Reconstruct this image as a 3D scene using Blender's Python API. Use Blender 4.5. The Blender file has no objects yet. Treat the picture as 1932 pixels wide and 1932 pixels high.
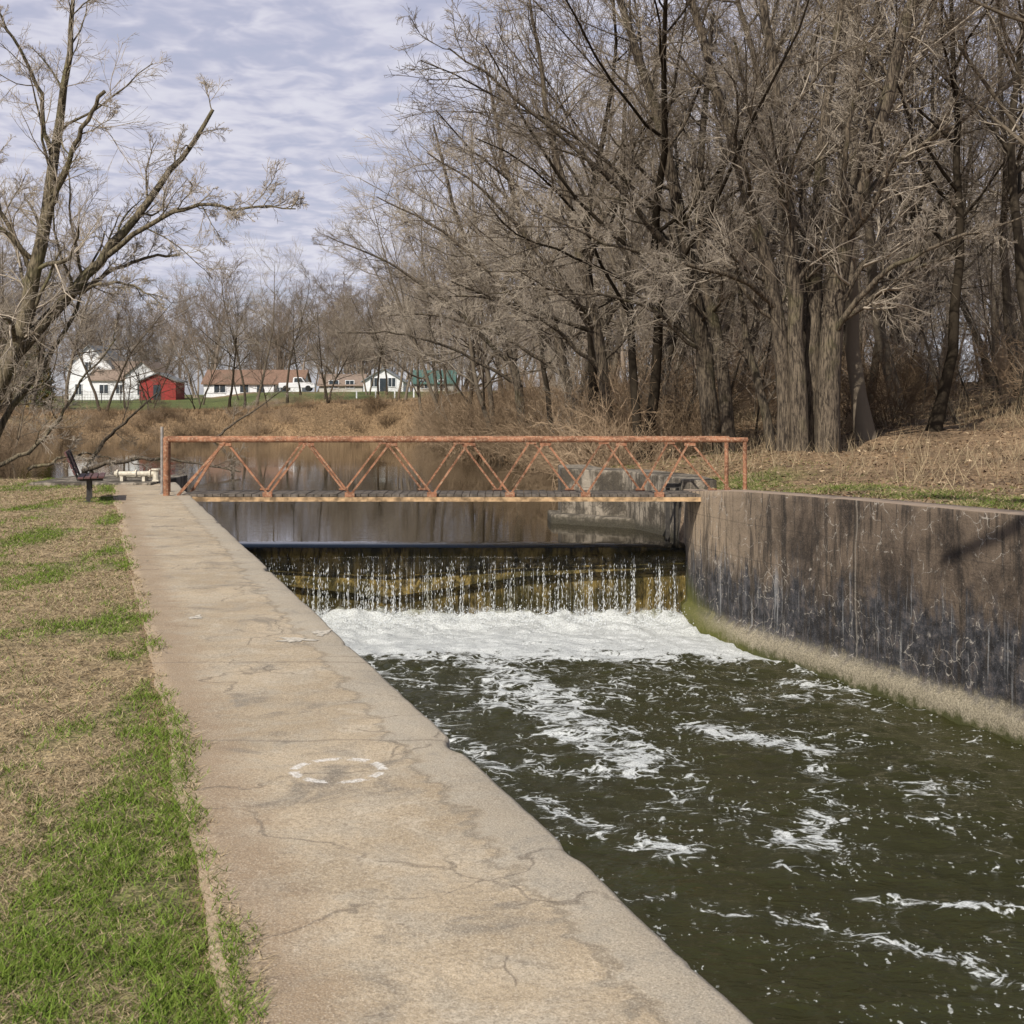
import bpy, math, numpy as np
from mathutils import Vector
rng=np.random.default_rng(11)
K=0.2948
scene=bpy.context.scene
scene.view_settings.view_transform='Standard'
scene.view_settings.look='None'
scene.view_settings.exposure=0
scene.view_settings.gamma=1
COL=scene.collection
# ---------------------------------------------------------------- numpy noise
def _h(ix,iy,s):
    v=np.sin(ix*127.1+iy*311.7+s*74.7)*43758.5453
    return v-np.floor(v)
def vn(x,y,s=0):
    x=np.asarray(x,float);y=np.asarray(y,float)
    ix=np.floor(x);iy=np.floor(y);fx=x-ix;fy=y-iy
    fx=fx*fx*(3-2*fx);fy=fy*fy*(3-2*fy)
    a=_h(ix,iy,s);b=_h(ix+1,iy,s);c=_h(ix,iy+1,s);d=_h(ix+1,iy+1,s)
    return (a*(1-fx)+b*fx)*(1-fy)+(c*(1-fx)+d*fx)*fy
def fbm(x,y,o=4,s=0):
    r=0;a=.5;t=0
    for i in range(o):
        r=r+a*vn(x*2**i+i*17.3,y*2**i-i*9.1,s+i);t+=a;a*=.5
    return r/t
def ss(a,b,x):
    t=np.clip((np.asarray(x,float)-a)/(b-a),0,1);return t*t*(3-2*t)
# ---------------------------------------------------------------- mesh helpers
def mesh_np(name,V,F,smooth=False,midx=None):
    V=np.ascontiguousarray(V,dtype=np.float32);F=np.ascontiguousarray(F,dtype=np.int32)
    k=F.shape[1];me=bpy.data.meshes.new(name)
    me.vertices.add(len(V));me.vertices.foreach_set('co',V.ravel())
    me.loops.add(F.size);me.loops.foreach_set('vertex_index',F.ravel())
    me.polygons.add(len(F));me.polygons.foreach_set('loop_start',np.arange(0,F.size,k,dtype=np.int32))
    if midx is not None: me.polygons.foreach_set('material_index',np.asarray(midx,dtype=np.int32))
    me.update(calc_edges=True)
    me.polygons.foreach_set('use_smooth',np.full(len(F),smooth,dtype=bool))
    return me
def setcol(me,C,name='col'):
    a=me.color_attributes.new(name=name,type='FLOAT_COLOR',domain='POINT')
    if C.shape[1]==3: C=np.hstack([C,np.ones((len(C),1))])
    a.data.foreach_set('color',np.ascontiguousarray(C,dtype=np.float32).ravel())
def obj(name,me,mats=(),parent=None,loc=(0,0,0)):
    o=bpy.data.objects.new(name,me)
    if me is not None:
        for m in mats:
            if len(me.materials)<len(mats): me.materials.append(m)
    COL.objects.link(o);o.location=loc
    if parent: o.parent=parent
    return o
def empty(name,loc=(0,0,0)):
    o=bpy.data.objects.new(name,None);COL.objects.link(o);o.location=loc;o.empty_display_size=.2;return o
def grid(nu,nv):
    i=np.arange(nu-1)[:,None];j=np.arange(nv-1)[None,:]
    a=(i*nv+j).ravel()
    return np.stack([a,a+nv,a+nv+1,a+1],1)
class MB:
    def __init__(s): s.v=[];s.f=[]
    def add(s,v,f):
        o=len(s.v);s.v+= [tuple(p) for p in v];s.f+=[tuple(i+o for i in q) for q in f];return s
    def box(s,x0,x1,y0,y1,z0,z1):
        v=[(x,y,z) for x in(x0,x1) for y in(y0,y1) for z in(z0,z1)]
        return s.add(v,[(0,1,3,2),(4,6,7,5),(0,4,5,1),(2,3,7,6),(0,2,6,4),(1,5,7,3)])
    def tube(s,p,q,r,n=8,r2=None):
        p=Vector(p);q=Vector(q);d=(q-p).normalized();r2=r if r2 is None else r2
        ref=Vector((0,0,1)) if abs(d.z)<.9 else Vector((1,0,0))
        a=d.cross(ref).normalized();b=d.cross(a)
        v=[];ph=math.pi/n
        for c,rr in((p,r),(q,r2)):
            for i in range(n):
                t=2*math.pi*i/n+ph;v.append(c+a*math.cos(t)*rr+b*math.sin(t)*rr)
        f=[(i,(i+1)%n,n+(i+1)%n,n+i) for i in range(n)]+[tuple(range(n))[::-1],tuple(range(n,2*n))]
        return s.add(v,f)
    def prism(s,poly,z0,z1):
        n=len(poly);v=[(x,y,z0) for x,y in poly]+[(x,y,z1) for x,y in poly]
        return s.add(v,[(i,(i+1)%n,n+(i+1)%n,n+i) for i in range(n)]+[tuple(range(n))[::-1],tuple(range(n,2*n))])
    def obj(s,name,mat,parent=None,bevel=0,smooth=False,loc=(0,0,0)):
        me=bpy.data.meshes.new(name);me.from_pydata(s.v,[],s.f);me.update()
        o=obj(name,me,[mat],parent,loc)
        if smooth:
            for p in me.polygons:p.use_smooth=True
        if bevel:
            m=o.modifiers.new('bev','BEVEL');m.width=bevel;m.segments=2;m.limit_method='ANGLE'
        return o
# ---------------------------------------------------------------- node helpers
def nd(nt,t,ins=None,**pr):
    n=nt.nodes.new(t)
    for k,v in pr.items(): setattr(n,k,v)
    for k,v in (ins or {}).items():
        if isinstance(v,bpy.types.NodeSocket): nt.links.new(v,n.inputs[k])
        else: n.inputs[k].default_value=v
    return n
def mt(nt,op,a,b=0.0,c=None,clamp=False):
    i={0:a,1:b}
    if c is not None:i[2]=c
    return nd(nt,'ShaderNodeMath',i,operation=op,use_clamp=clamp).outputs[0]
def c4(c): return (c[0],c[1],c[2],1)
def mx(nt,f,a,b,bl='MIX'):
    a=a if isinstance(a,bpy.types.NodeSocket) else c4(a);b=b if isinstance(b,bpy.types.NodeSocket) else c4(b)
    return nd(nt,'ShaderNodeMix',{0:f,6:a,7:b},data_type='RGBA',blend_type=bl).outputs[2]
def noi(nt,v,sc,de=4,ro=.55,di=0):
    return nd(nt,'ShaderNodeTexNoise',{'Vector':v,'Scale':sc,'Detail':de,'Roughness':ro,'Distortion':di}).outputs['Fac']
def mapr(nt,v,a,b,c=0.,d=1.):
    return nd(nt,'ShaderNodeMapRange',{0:v,1:a,2:b,3:c,4:d},interpolation_type='SMOOTHSTEP').outputs[0]
def scl(nt,v,s):
    return nd(nt,'ShaderNodeVectorMath',{0:v,1:s},operation='MULTIPLY').outputs[0]
def warp(nt,v,sc,am):
    c=nd(nt,'ShaderNodeTexNoise',{'Vector':v,'Scale':sc,'Detail':2.}).outputs['Color']
    d=nd(nt,'ShaderNodeVectorMath',{0:c,1:(.5,.5,.5)},operation='SUBTRACT').outputs[0]
    d=scl(nt,d,(am,am,am))
    return nd(nt,'ShaderNodeVectorMath',{0:v,1:d},operation='ADD').outputs[0]
def mat(name,rough=.8):
    m=bpy.data.materials.new(name);m.use_nodes=True;nt=m.node_tree
    b=nt.nodes['Principled BSDF'];b.inputs['Roughness'].default_value=rough
    b.inputs['Specular IOR Level'].default_value=.3
    co=nd(nt,'ShaderNodeTexCoord').outputs['Object']
    return m,nt,b,co
def dmat(name):
    m=bpy.data.materials.new(name);m.use_nodes=True;nt=m.node_tree
    nt.nodes.remove(nt.nodes['Principled BSDF'])
    b=nd(nt,'ShaderNodeBsdfDiffuse');nt.links.new(b.outputs[0],nt.nodes['Material Output'].inputs[0])
    return m,nt,b
def setc(nt,b,c): nt.links.new(c,b.inputs['Base Color'])
def bump(nt,b,h,st,dist):
    n=nd(nt,'ShaderNodeBump',{'Strength':st,'Distance':dist,'Height':h});nt.links.new(n.outputs[0],b.inputs['Normal']);return n
def simple(name,c,rough=.7,var=.25,sc=6,bs=.2):
    m,nt,b,co=mat(name,rough)
    n=noi(nt,co,sc,4,.6)
    setc(nt,b,mx(nt,mapr(nt,n,.3,.7),tuple(x*(1-var) for x in c),tuple(min(1,x*(1+var)) for x in c)))
    if bs: bump(nt,b,n,bs,.02)
    return m
# ---------------------------------------------------------------- materials
def vor_crack(nt,v,scale,w0,w1):
    d=nd(nt,'ShaderNodeTexVoronoi',{'Vector':v,'Scale':scale},feature='DISTANCE_TO_EDGE').outputs['Distance']
    return mapr(nt,d,w0,w1,1.,0.)
def m_path():
    m,nt,b,co=mat('path_concrete',.9)
    sp=nd(nt,'ShaderNodeSeparateXYZ',{0:co});x,y=sp.outputs[0],sp.outputs[1]
    u=mt(nt,'ADD',x,mt(nt,'MULTIPLY',y,K))
    n1=noi(nt,co,.9,5,.65,.5);n2=noi(nt,co,4,5,.65,.3);n3=noi(nt,co,38,4,.75);n4=noi(nt,co,130,2,.7)
    c=mx(nt,mapr(nt,n1,.36,.64),(.41,.32,.21),(.56,.45,.31))
    c=mx(nt,mapr(nt,n2,.42,.68,0.,.6),c,(.43,.38,.30))
    nb=noi(nt,co,1.5,5,.72,1.2)
    c=mx(nt,mapr(nt,nb,.52,.68,0.,.8),c,(.20,.175,.14))
    c=mx(nt,mapr(nt,nb,.46,.32,0.,.5),c,(.64,.55,.42))
    uu=mt(nt,'ADD',u,mt(nt,'MULTIPLY',mt(nt,'SUBTRACT',n2,.5),.45))
    c=mx(nt,mapr(nt,uu,1.50,1.60,0.,.55),c,mx(nt,mapr(nt,n3,.35,.65),(.29,.265,.215),(.60,.54,.44)))
    lip=mt(nt,'MULTIPLY',mapr(nt,uu,1.50,1.53),mapr(nt,uu,1.53,1.57,1.,0.))
    c=mx(nt,mt(nt,'MULTIPLY',lip,.5),c,(.14,.12,.09))
    ul=mt(nt,'ADD',u,mt(nt,'MULTIPLY',mt(nt,'SUBTRACT',n2,.5),.55))
    c=mx(nt,mapr(nt,ul,.54,.86,.8,0.),c,mx(nt,n3,(.22,.15,.09),(.46,.335,.215)))
    wv=warp(nt,warp(nt,co,2.,.5),14.,.05)
    cr=mt(nt,'MULTIPLY',vor_crack(nt,wv,.6,.001,.007),mapr(nt,n1,.47,.55))
    c=mx(nt,mt(nt,'MULTIPLY',cr,.6),c,(.10,.08,.06))
    yn=mt(nt,'ADD',y,mt(nt,'MULTIPLY',mt(nt,'SUBTRACT',n2,.5),.12))
    for yy in (7.2,9.4,16.,21.):
        d=mt(nt,'ABSOLUTE',mt(nt,'SUBTRACT',yn,yy))
        c=mx(nt,mapr(nt,d,.004,.02+.001*yy,.5,0.),c,(.15,.12,.09))
    dx=mt(nt,'ADD',mt(nt,'SUBTRACT',x,-.81),mt(nt,'MULTIPLY',mt(nt,'SUBTRACT',n3,.5),.05));dy=mt(nt,'ADD',mt(nt,'SUBTRACT',y,6.62),mt(nt,'MULTIPLY',mt(nt,'SUBTRACT',n4,.5),.04))
    r=mt(nt,'SQRT',mt(nt,'ADD',mt(nt,'MULTIPLY',dx,dx),mt(nt,'MULTIPLY',dy,dy)))
    ring=mapr(nt,mt(nt,'ABSOLUTE',mt(nt,'SUBTRACT',r,.205)),.014,.030,1.,0.)
    th=mt(nt,'ARCTAN2',dy,dx)
    seg=mapr(nt,mt(nt,'SINE',mt(nt,'ADD',mt(nt,'MULTIPLY',th,8.),mt(nt,'MULTIPLY',n2,9.))),-.75,-.45)
    c=mx(nt,mapr(nt,n3,.38,.68,.0,.48),c,(.20,.155,.105))
    c=mx(nt,mt(nt,'MULTIPLY',mt(nt,'MULTIPLY',ring,seg),mapr(nt,n3,.62,.45,.25,.85)),c,(.78,.75,.70))
    c=mx(nt,mapr(nt,n4,.52,.70,.0,.55),c,(.72,.62,.49))
    c=mx(nt,mapr(nt,n4,.48,.34,.0,.5),c,(.13,.10,.075))
    setc(nt,b,c)
    h=mt(nt,'ADD',mt(nt,'MULTIPLY',n3,.8),mt(nt,'MULTIPLY',n4,.3))
    bump(nt,b,h,.8,.009);return m
def m_wall():
    m,nt,b,co=mat('stained_concrete',.85)
    sp=nd(nt,'ShaderNodeSeparateXYZ',{0:co});y,z=sp.outputs[1],sp.outputs[2]
    n1=noi(nt,co,.8,5,.7,.4);n2=noi(nt,co,5,5,.7);n3=noi(nt,co,34,4,.75)
    vs=noi(nt,scl(nt,co,(4,4,.4)),1.3,5,.75,.3)
    zz=mt(nt,'ADD',z,mt(nt,'MULTIPLY',mt(nt,'SUBTRACT',vs,.5),2.2))
    zz=mt(nt,'ADD',zz,mt(nt,'MULTIPLY',mt(nt,'SUBTRACT',n1,.5),1.6))
    br=mx(nt,mapr(nt,n1,.38,.60),(.045,.033,.024),(.155,.115,.082))
    br=mx(nt,mapr(nt,y,22.5,27.),br,(.36,.275,.19))
    c=mx(nt,mapr(nt,zz,-1.4,-.8,1.,0.),br,mx(nt,mapr(nt,n2,.35,.65),(.016,.016,.018),(.07,.07,.078)))
    c=mx(nt,mapr(nt,vs,.48,.62,0.,.85),c,(.026,.021,.017))
    s2=noi(nt,scl(nt,co,(9,9,.35)),1.1,4,.65)
    pale=mt(nt,'MULTIPLY',mapr(nt,s2,.56,.70),mt(nt,'MULTIPLY',mapr(nt,zz,-2.2,-1.8),mapr(nt,zz,-1.2,-.7,1.,0.)))
    c=mx(nt,mt(nt,'MULTIPLY',pale,.6),c,(.40,.40,.40))
    c=mx(nt,mapr(nt,n2,.5,.75,0.,.5),c,(.18,.135,.10))
    c=mx(nt,mapr(nt,n3,.54,.74,0.,.45),c,(.25,.20,.16))
    c=mx(nt,mapr(nt,n3,.45,.32,0.,.5),c,(.016,.014,.012))
    wv=warp(nt,warp(nt,co,1.6,.9),9.,.16)
    cr=vor_crack(nt,wv,2.7,.002,.024)
    cr2=mt(nt,'MULTIPLY',cr,mapr(nt,mt(nt,'MULTIPLY',n2,n1),.22,.31))
    c=mx(nt,mt(nt,'MULTIPLY',cr2,.7),c,(.46,.42,.36))
    c=mx(nt,mt(nt,'MULTIPLY',mt(nt,'SUBTRACT',cr,cr2),.5),c,(.02,.017,.015))
    for yy in (21.35,15.2,9.):
        c=mx(nt,mapr(nt,mt(nt,'ABSOLUTE',mt(nt,'SUBTRACT',y,yy)),.008,.022,.7,0.),c,(.02,.018,.016))
        c=mx(nt,mapr(nt,mt(nt,'ABSOLUTE',mt(nt,'SUBTRACT',y,yy-.05)),.008,.022,.35,0.),c,(.4,.36,.3))
    for zz2 in(-.35,-.95,-1.5):
        c=mx(nt,mapr(nt,mt(nt,'ABSOLUTE',mt(nt,'SUBTRACT',z,zz2)),.004,.014,.3,0.),c,(.03,.025,.02))
    zf=mt(nt,'ADD',z,mt(nt,'MULTIPLY',mt(nt,'SUBTRACT',n2,.5),.5))
    c=mx(nt,mapr(nt,zf,-2.25,-2.0,.9,0.),c,mx(nt,mapr(nt,n3,.3,.7),(.15,.13,.085),(.46,.40,.29)))
    c=mx(nt,mapr(nt,zf,-2.50,-2.34,1.,0.),c,mx(nt,n3,(.03,.035,.01),(.09,.09,.03)))
    al=mt(nt,'MULTIPLY',mapr(nt,mt(nt,'ADD',zf,mt(nt,'MULTIPLY',mt(nt,'SUBTRACT',27.5,y),.25)),-2.1,-1.4,1.,0.),mapr(nt,y,21.,25.))
    c=mx(nt,mt(nt,'MULTIPLY',al,.85),c,mx(nt,n3,(.04,.06,.008),(.18,.17,.025)))
    nz=nd(nt,'ShaderNodeSeparateXYZ',{0:nd(nt,'ShaderNodeNewGeometry').outputs['Normal']}).outputs[2]
    c=mx(nt,mapr(nt,nz,.5,.8,0.,.95),c,mx(nt,n2,(.24,.17,.12),(.4,.32,.25)))
    setc(nt,b,c)
    bump(nt,b,mt(nt,'ADD',n3,n2),.8,.025);return m
def m_oldconc():
    m,nt,b,co=mat('old_concrete',.88)
    sp=nd(nt,'ShaderNodeSeparateXYZ',{0:co});z=sp.outputs[2]
    n1=noi(nt,co,1.3,5,.7,.4);n2=noi(nt,co,9,5,.7);n3=noi(nt,co,50,3,.7)
    c=mx(nt,mapr(nt,n1,.42,.58),(.075,.062,.045),(.35,.30,.235))
    c=mx(nt,mapr(nt,noi(nt,scl(nt,co,(5,5,.6)),1.5,5,.7),.46,.60,0.,.8),c,(.05,.043,.034))
    c=mx(nt,mapr(nt,mt(nt,'ADD',z,mt(nt,'MULTIPLY',n2,.3)),-.85,-.6,1.,0.),c,(.05,.045,.03))
    cr=vor_crack(nt,warp(nt,co,3.,.5),1.8,.004,.02)
    c=mx(nt,mt(nt,'MULTIPLY',cr,.5),c,(.04,.035,.03))
    c=mx(nt,mapr(nt,n3,.4,.8,0.,.4),c,(.20,.17,.135))
    setc(nt,b,c);bump(nt,b,mt(nt,'ADD',n3,mt(nt,'MULTIPLY',n2,2.)),.7,.03);return m
def m_ground():
    m,nt,b,co=mat('ground_soil',.95)
    at=nd(nt,'ShaderNodeAttribute',attribute_name='col').outputs['Color']
    n2=noi(nt,co,5,4,.75);n3=noi(nt,co,45,3,.75)
    c=mx(nt,1.,at,mx(nt,mapr(nt,n2,.3,.7),(.45,.43,.40),(1.35,1.35,1.3)),'MULTIPLY')
    c=mx(nt,1.,c,mx(nt,mapr(nt,n3,.3,.7),(.4,.4,.4),(1.5,1.45,1.4)),'MULTIPLY')
    setc(nt,b,c);bump(nt,b,n2,.9,.05);return m
def m_blade():
    m,nt,b=dmat('grass_blades')
    at=nd(nt,'ShaderNodeAttribute',attribute_name='col').outputs['Color']
    nt.links.new(at,b.inputs[0]);return m
def m_water(name,base,foam,bsc,bst,rough=.06):
    m,nt,b,co=mat(name,rough)
    b.inputs['IOR'].default_value=1.33;b.inputs['Specular IOR Level'].default_value=.5
    if not foam:
        n1=noi(nt,scl(nt,co,(.7,2.0,1)),bsc,3,.5,.3);n2=noi(nt,co,.12,2,.5)
        b.inputs['Base Color'].default_value=c4(base)
        bump(nt,b,mt(nt,'MULTIPLY',n1,mapr(nt,n2,.35,.65,.35,1.5)),bst,.1);return m
    n1=noi(nt,scl(nt,co,(1,1.7,1)),bsc,3,.55,.6);n2=noi(nt,scl(nt,co,(1,1.6,1)),bsc*4,2,.5,.3)
    c0=mx(nt,n1,tuple(q*.8 for q in base),tuple(q*1.8 for q in base))
    h=mt(nt,'ADD',n1,mt(nt,'MULTIPLY',n2,.4))
    at=nd(nt,'ShaderNodeAttribute',attribute_name='foam').outputs['Fac']
    wv=warp(nt,warp(nt,co,1.1,1.1),4.5,.28)
    d=nd(nt,'ShaderNodeTexVoronoi',{'Vector':scl(nt,wv,(1,.7,1)),'Scale':2.3},feature='DISTANCE_TO_EDGE').outputs['Distance']
    d2=nd(nt,'ShaderNodeTexVoronoi',{'Vector':wv,'Scale':7.},feature='DISTANCE_TO_EDGE').outputs['Distance']
    lace=mt(nt,'ADD',mt(nt,'MULTIPLY',mapr(nt,d,0.,.18,1.,0.),.45),mt(nt,'MULTIPLY',mapr(nt,d2,0.,.25,1.,0.),.4))
    fine=noi(nt,wv,12,5,.75);big=noi(nt,wv,1.5,3,.65)
    v=mt(nt,'ADD',mt(nt,'MULTIPLY',lace,.42),mt(nt,'MULTIPLY',fine,.85));v=mt(nt,'ADD',v,mt(nt,'MULTIPLY',big,.85))
    v=mt(nt,'ADD',v,mt(nt,'MULTIPLY',at,.98))
    f=mapr(nt,v,1.40,1.60)
    sp=noi(nt,scl(nt,co,(1,.6,1)),17,3,.6)
    f2=mt(nt,'MULTIPLY',mapr(nt,sp,.62,.68),mapr(nt,big,.46,.58))
    f=mt(nt,'MAXIMUM',f,mt(nt,'MULTIPLY',f2,.75))
    gr=noi(nt,co,45,3,.75)
    f=mt(nt,'MULTIPLY',f,mapr(nt,gr,.25,.6,.4,1.))
    c0=mx(nt,f,c0,mx(nt,gr,(.5,.53,.52),(.92,.93,.92)))
    nt.links.new(mapr(nt,f,0.,.5,.07,.65),b.inputs['Roughness'])
    h=mt(nt,'ADD',h,mt(nt,'MULTIPLY',mt(nt,'MULTIPLY',gr,at),.9))
    setc(nt,b,c0);bump(nt,b,h,bst,.1);return m
def m_nappe():
    m=bpy.data.materials.new('falling_water');m.use_nodes=True;nt=m.node_tree
    b=nt.nodes['Principled BSDF'];out=nt.nodes['Material Output']
    co=nd(nt,'ShaderNodeTexCoord').outputs['Object']
    z=nd(nt,'ShaderNodeSeparateXYZ',{0:co}).outputs[2]
    s1=noi(nt,scl(nt,co,(1.6,.5,.25)),1.,3,.6,.2);s2=noi(nt,scl(nt,co,(30,1,.45)),1.,4,.75,.15)
    s3=noi(nt,scl(nt,co,(34,1,9)),1.,3,.6)
    st=mt(nt,'MULTIPLY',mapr(nt,s2,.54,.72),mapr(nt,s1,.36,.64,.08,1.))
    st=mt(nt,'MULTIPLY',st,mapr(nt,s3,.35,.62,.1,1.))
    st=mt(nt,'MULTIPLY',st,mapr(nt,z,-1.12,-1.9,.15,.65))
    low=mt(nt,'MULTIPLY',mapr(nt,z,-2.45,-2.2,1.,0.),mapr(nt,noi(nt,scl(nt,co,(6,1,7)),1.,4,.7),.4,.6))
    st=mt(nt,'MAXIMUM',st,mt(nt,'MULTIPLY',low,.6))
    b.inputs['Base Color'].default_value=(.75,.78,.80,1);b.inputs['Roughness'].default_value=.2
    bm=nd(nt,'ShaderNodeBump',{'Strength':.7,'Distance':.05,'Height':s2})
    gl=nd(nt,'ShaderNodeBsdfGlossy',{'Color':(.9,.9,.9,1),'Roughness':.15,'Normal':bm.outputs[0]})
    tr=nd(nt,'ShaderNodeBsdfTransparent',{'Color':(.95,.93,.8,1)})
    fr=nd(nt,'ShaderNodeFresnel',{'IOR':1.33,'Normal':bm.outputs[0]})
    a=nd(nt,'ShaderNodeMixShader',{0:fr.outputs[0],1:tr.outputs[0],2:gl.outputs[0]})
    bb=nd(nt,'ShaderNodeMixShader',{0:st,1:a.outputs[0],2:b.outputs[0]})
    nt.links.new(bb.outputs[0],out.inputs[0]);return m
def m_rust():
    m,nt,b,co=mat('rusty_steel',.8)
    n1=noi(nt,co,4,5,.7);n2=noi(nt,co,26,4,.75)
    c=mx(nt,mapr(nt,n1,.35,.65),(.15,.065,.034),(.36,.165,.09))
    c=mx(nt,mapr(nt,n2,.50,.64,0.,.7),c,(.46,.33,.22))
    c=mx(nt,mapr(nt,n2,.42,.32,0.,.8),c,(.06,.035,.025))
    setc(nt,b,c);bump(nt,b,n2,.5,.01);return m
def m_bark(name,c0,c1,moss=.3):
    m,nt,b,co=mat(name,.9)
    oi=nd(nt,'ShaderNodeObjectInfo').outputs['Random']
    n1=noi(nt,scl(nt,co,(1,1,.15)),20,4,.75,.4);n2=noi(nt,co,1.2,3,.6)
    c=mx(nt,mapr(nt,n1,.38,.62),c0,c1)
    c=mx(nt,mapr(nt,n2,.52,.7,0.,moss),c,(.11,.105,.045))
    c=mx(nt,1.,c,mx(nt,oi,(.75,.73,.7),(1.15,1.12,1.08)),'MULTIPLY')
    setc(nt,b,c);bump(nt,b,n1,1.,.04);return m
def m_bark2(name,c0,c1,lo,hi):
    m,nt,b=dmat(name)
    oi=nd(nt,'ShaderNodeObjectInfo').outputs['Random']
    nt.links.new(mx(nt,oi,tuple(q*lo for q in c0),tuple(q*hi for q in c1)),b.inputs[0]);return m
PATH=m_path();WALL=m_wall();OLD=m_oldconc();GROUND=m_ground();BLADE=m_blade();RUST=m_rust()
W_DN=m_water('channel_water',(.024,.024,.008),True,2.2,.6)
W_UP=m_water('pond_water',(.022,.017,.008),False,3.,.016,.004)
NAPPE=m_nappe()
BARK=m_bark('bark',(.028,.022,.017),(.16,.13,.096))
BARKF=m_bark2('forest_bark',(.075,.06,.044),(.11,.09,.067),.45,1.5)
TWIG=m_bark2('twigs',(.20,.16,.12),(.36,.31,.25),.65,1.15)
TWIGF=m_bark2('far_twigs',(.19,.145,.11),(.24,.195,.155),.75,1.15)
BARKL=m_bark('bark_lichen',(.035,.03,.02),(.19,.16,.11),.6)
CANE=m_bark2('brush_canes',(.21,.145,.09),(.34,.25,.165),.5,1.2)
# ---------------------------------------------------------------- terrain
POND=np.array([(-7.6,31.5),(-10.5,36.5),(-16.5,50),(-21,62),(-29,80),(-37,100),(-33,111),(-21,121),(-12,125),(-8.5,117),(-3.3,83),(1.4,56),(1.9,44),(1.5,33.6),(2.9,32.3),(3.7,29.),(3.7,28.),(-7,28)],float)
def sdf(x,y,poly=POND):
    d=np.full(x.shape,1e9);ins=np.zeros(x.shape,bool);n=len(poly)
    for i in range(n):
        a=poly[i];b=poly[(i+1)%n];e=b-a
        px=x-a[0];py=y-a[1];t=np.clip((px*e[0]+py*e[1])/(e@e),0,1)
        d=np.minimum(d,np.hypot(px-e[0]*t,py-e[1]*t))
        c=((a[1]>y)!=(b[1]>y))&(x<(b[0]-a[0])*(y-a[1])/(b[1]-a[1]+1e-12)+a[0]);ins^=c
    return np.where(ins,-d,d)
def height(x,y):
    x=np.asarray(x,float);y=np.asarray(y,float);u=x+K*y
    right=ss(5,7,u)
    land=ss(60,135,y)*.95+ss(140,198,y)*1.4+ss(300,1200,y)*6
    rz=np.interp(y,[-10,17.7,21.5,24.6,27,30,60],[.3,.28,.22,.15,.0,.0,.15])
    up=ss(13.2,24,u)*.9*ss(12,40,y)+ss(18,42,u)*1.6*ss(20,50,y)*ss(140,110,y)
    land_r=rz+up+(fbm(x*.3,y*.3,3,5)-.5)*.55*ss(12.4,15,u)
    land_l=-.012+(fbm(x*.15,y*.15,2,3)-.5)*.12*ss(0,-4,u)
    land=land+np.where(right>.5,land_r,land_l)
    d=sdf(x,y)
    L=np.where((y<37)&(u>5),.5,np.where(y<33,.6,7.))
    L=np.where((y<56)&(u>5)&(y>=37),3.,L)
    t=np.clip(d/L,0,1)**.75
    z=np.where(d>0,-1.5+t*(land+1.5),-1.5-np.minimum(-d,1.2))
    ch=(y<28.6)
    zc=np.where(u<6,land+ss(.95,1.3,u)*(-3.2-land),-3.2+ss(11.62,11.85,u)*(land+3.2))
    return np.where(ch,zc,z)
def vals(segs):
    r=[]
    for a,b,s in segs: r+=list(np.arange(a,b,s))
    return np.array(r)
us=np.concatenate([-np.geomspace(30,1500,18)[::-1],vals([(-29,-8,1.5),(-8,-.4,.4),(-.4,1.5,.1),(1.5,11.4,.7),(11.4,12.,.1),(12,24,.3),(24,70,1.2)]),np.geomspace(70,1800,20)])
ys=np.concatenate([-np.geomspace(12,400,8)[::-1],vals([(-11,0,1),(0,27.9,.3),(27.9,45,.3),(45,70,.8),(70,140,1.6),(140,260,6)]),np.geomspace(260,3000,16)])
U,Y=np.meshgrid(us,ys,indexing='ij');X=U-K*Y
Z=height(X,Y)
def lawn_green(x,y):
    u=x+K*y
    g=fbm(x*1.5+3,y*.6,5,21)*1.15+.14*np.exp(-((u-.35)/.28)**2)+.10*ss(8.5,5,y)*ss(-.9,0.,u)-.11*ss(6,8.5,y)*ss(15,11,y)
    return ss(.58,.82,g)
def ground_col(x,y):
    u=x+K*y;n=fbm(x*.25,y*.25,4,8)[...,None]
    tan=np.array([.33,.25,.15]);gr=np.array([.11,.135,.04])
    g=lawn_green(x,y)[...,None]
    lawn=tan*(1-g*.7)+gr*g*.7
    sl=ss(.30,.42,u+(fbm(x*1.8,y*1.1,3,46)-.5)*.4)[...,None]
    lawn=lawn*(1-sl)+np.array([.29,.20,.125])*sl
    litter=np.array([.23,.16,.10])*(.45+1.05*fbm(x*.9,y*.9,4,18)[...,None])
    dirt=np.array([.38,.28,.195])
    c=np.where((u<6)[...,None],lawn,litter)
    rg=(ss(12.1,12.5,u)*ss(16.5,13.8,u)*ss(14,20,y)*ss(37,31,y)*ss(.36,.52,fbm(x*.6,y*.6,3,31)))[...,None]
    c=np.where((u>6)[...,None],c*(1-rg*.8)+np.array([.12,.17,.04])*rg*.8,c)
    ds=((u>11)*ss(13.1,12.4,u+fbm(x,y,3,4)*.7-.35)*(y<33))[...,None]
    c=c*(1-ds)+dirt*ds
    d=sdf(x,y)
    bank=(ss(9,2,d)*(y>33)*(u<24))[...,None]
    c=c*(1-bank)+np.array([.25,.175,.105])*(.7+.6*n)*bank
    far=(ss(132,140,y)*ss(.30,.5,fbm(x*.08,y*.05,3,88)))[...,None];fb=(ss(110,122,y))[...,None]
    c=c*(1-fb)+np.array([.26,.18,.105])*(.6+.8*n)*fb
    c=c*(1-far)+(np.array([.13,.155,.05])*(.6+.7*n))*far
    return c
C=ground_col(X,Y)
me=mesh_np('ground',np.stack([X,Y,Z],-1).reshape(-1,3),grid(*X.shape)[:,::-1],True)
setcol(me,C.reshape(-1,3))
obj('ground',me,[GROUND])
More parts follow.
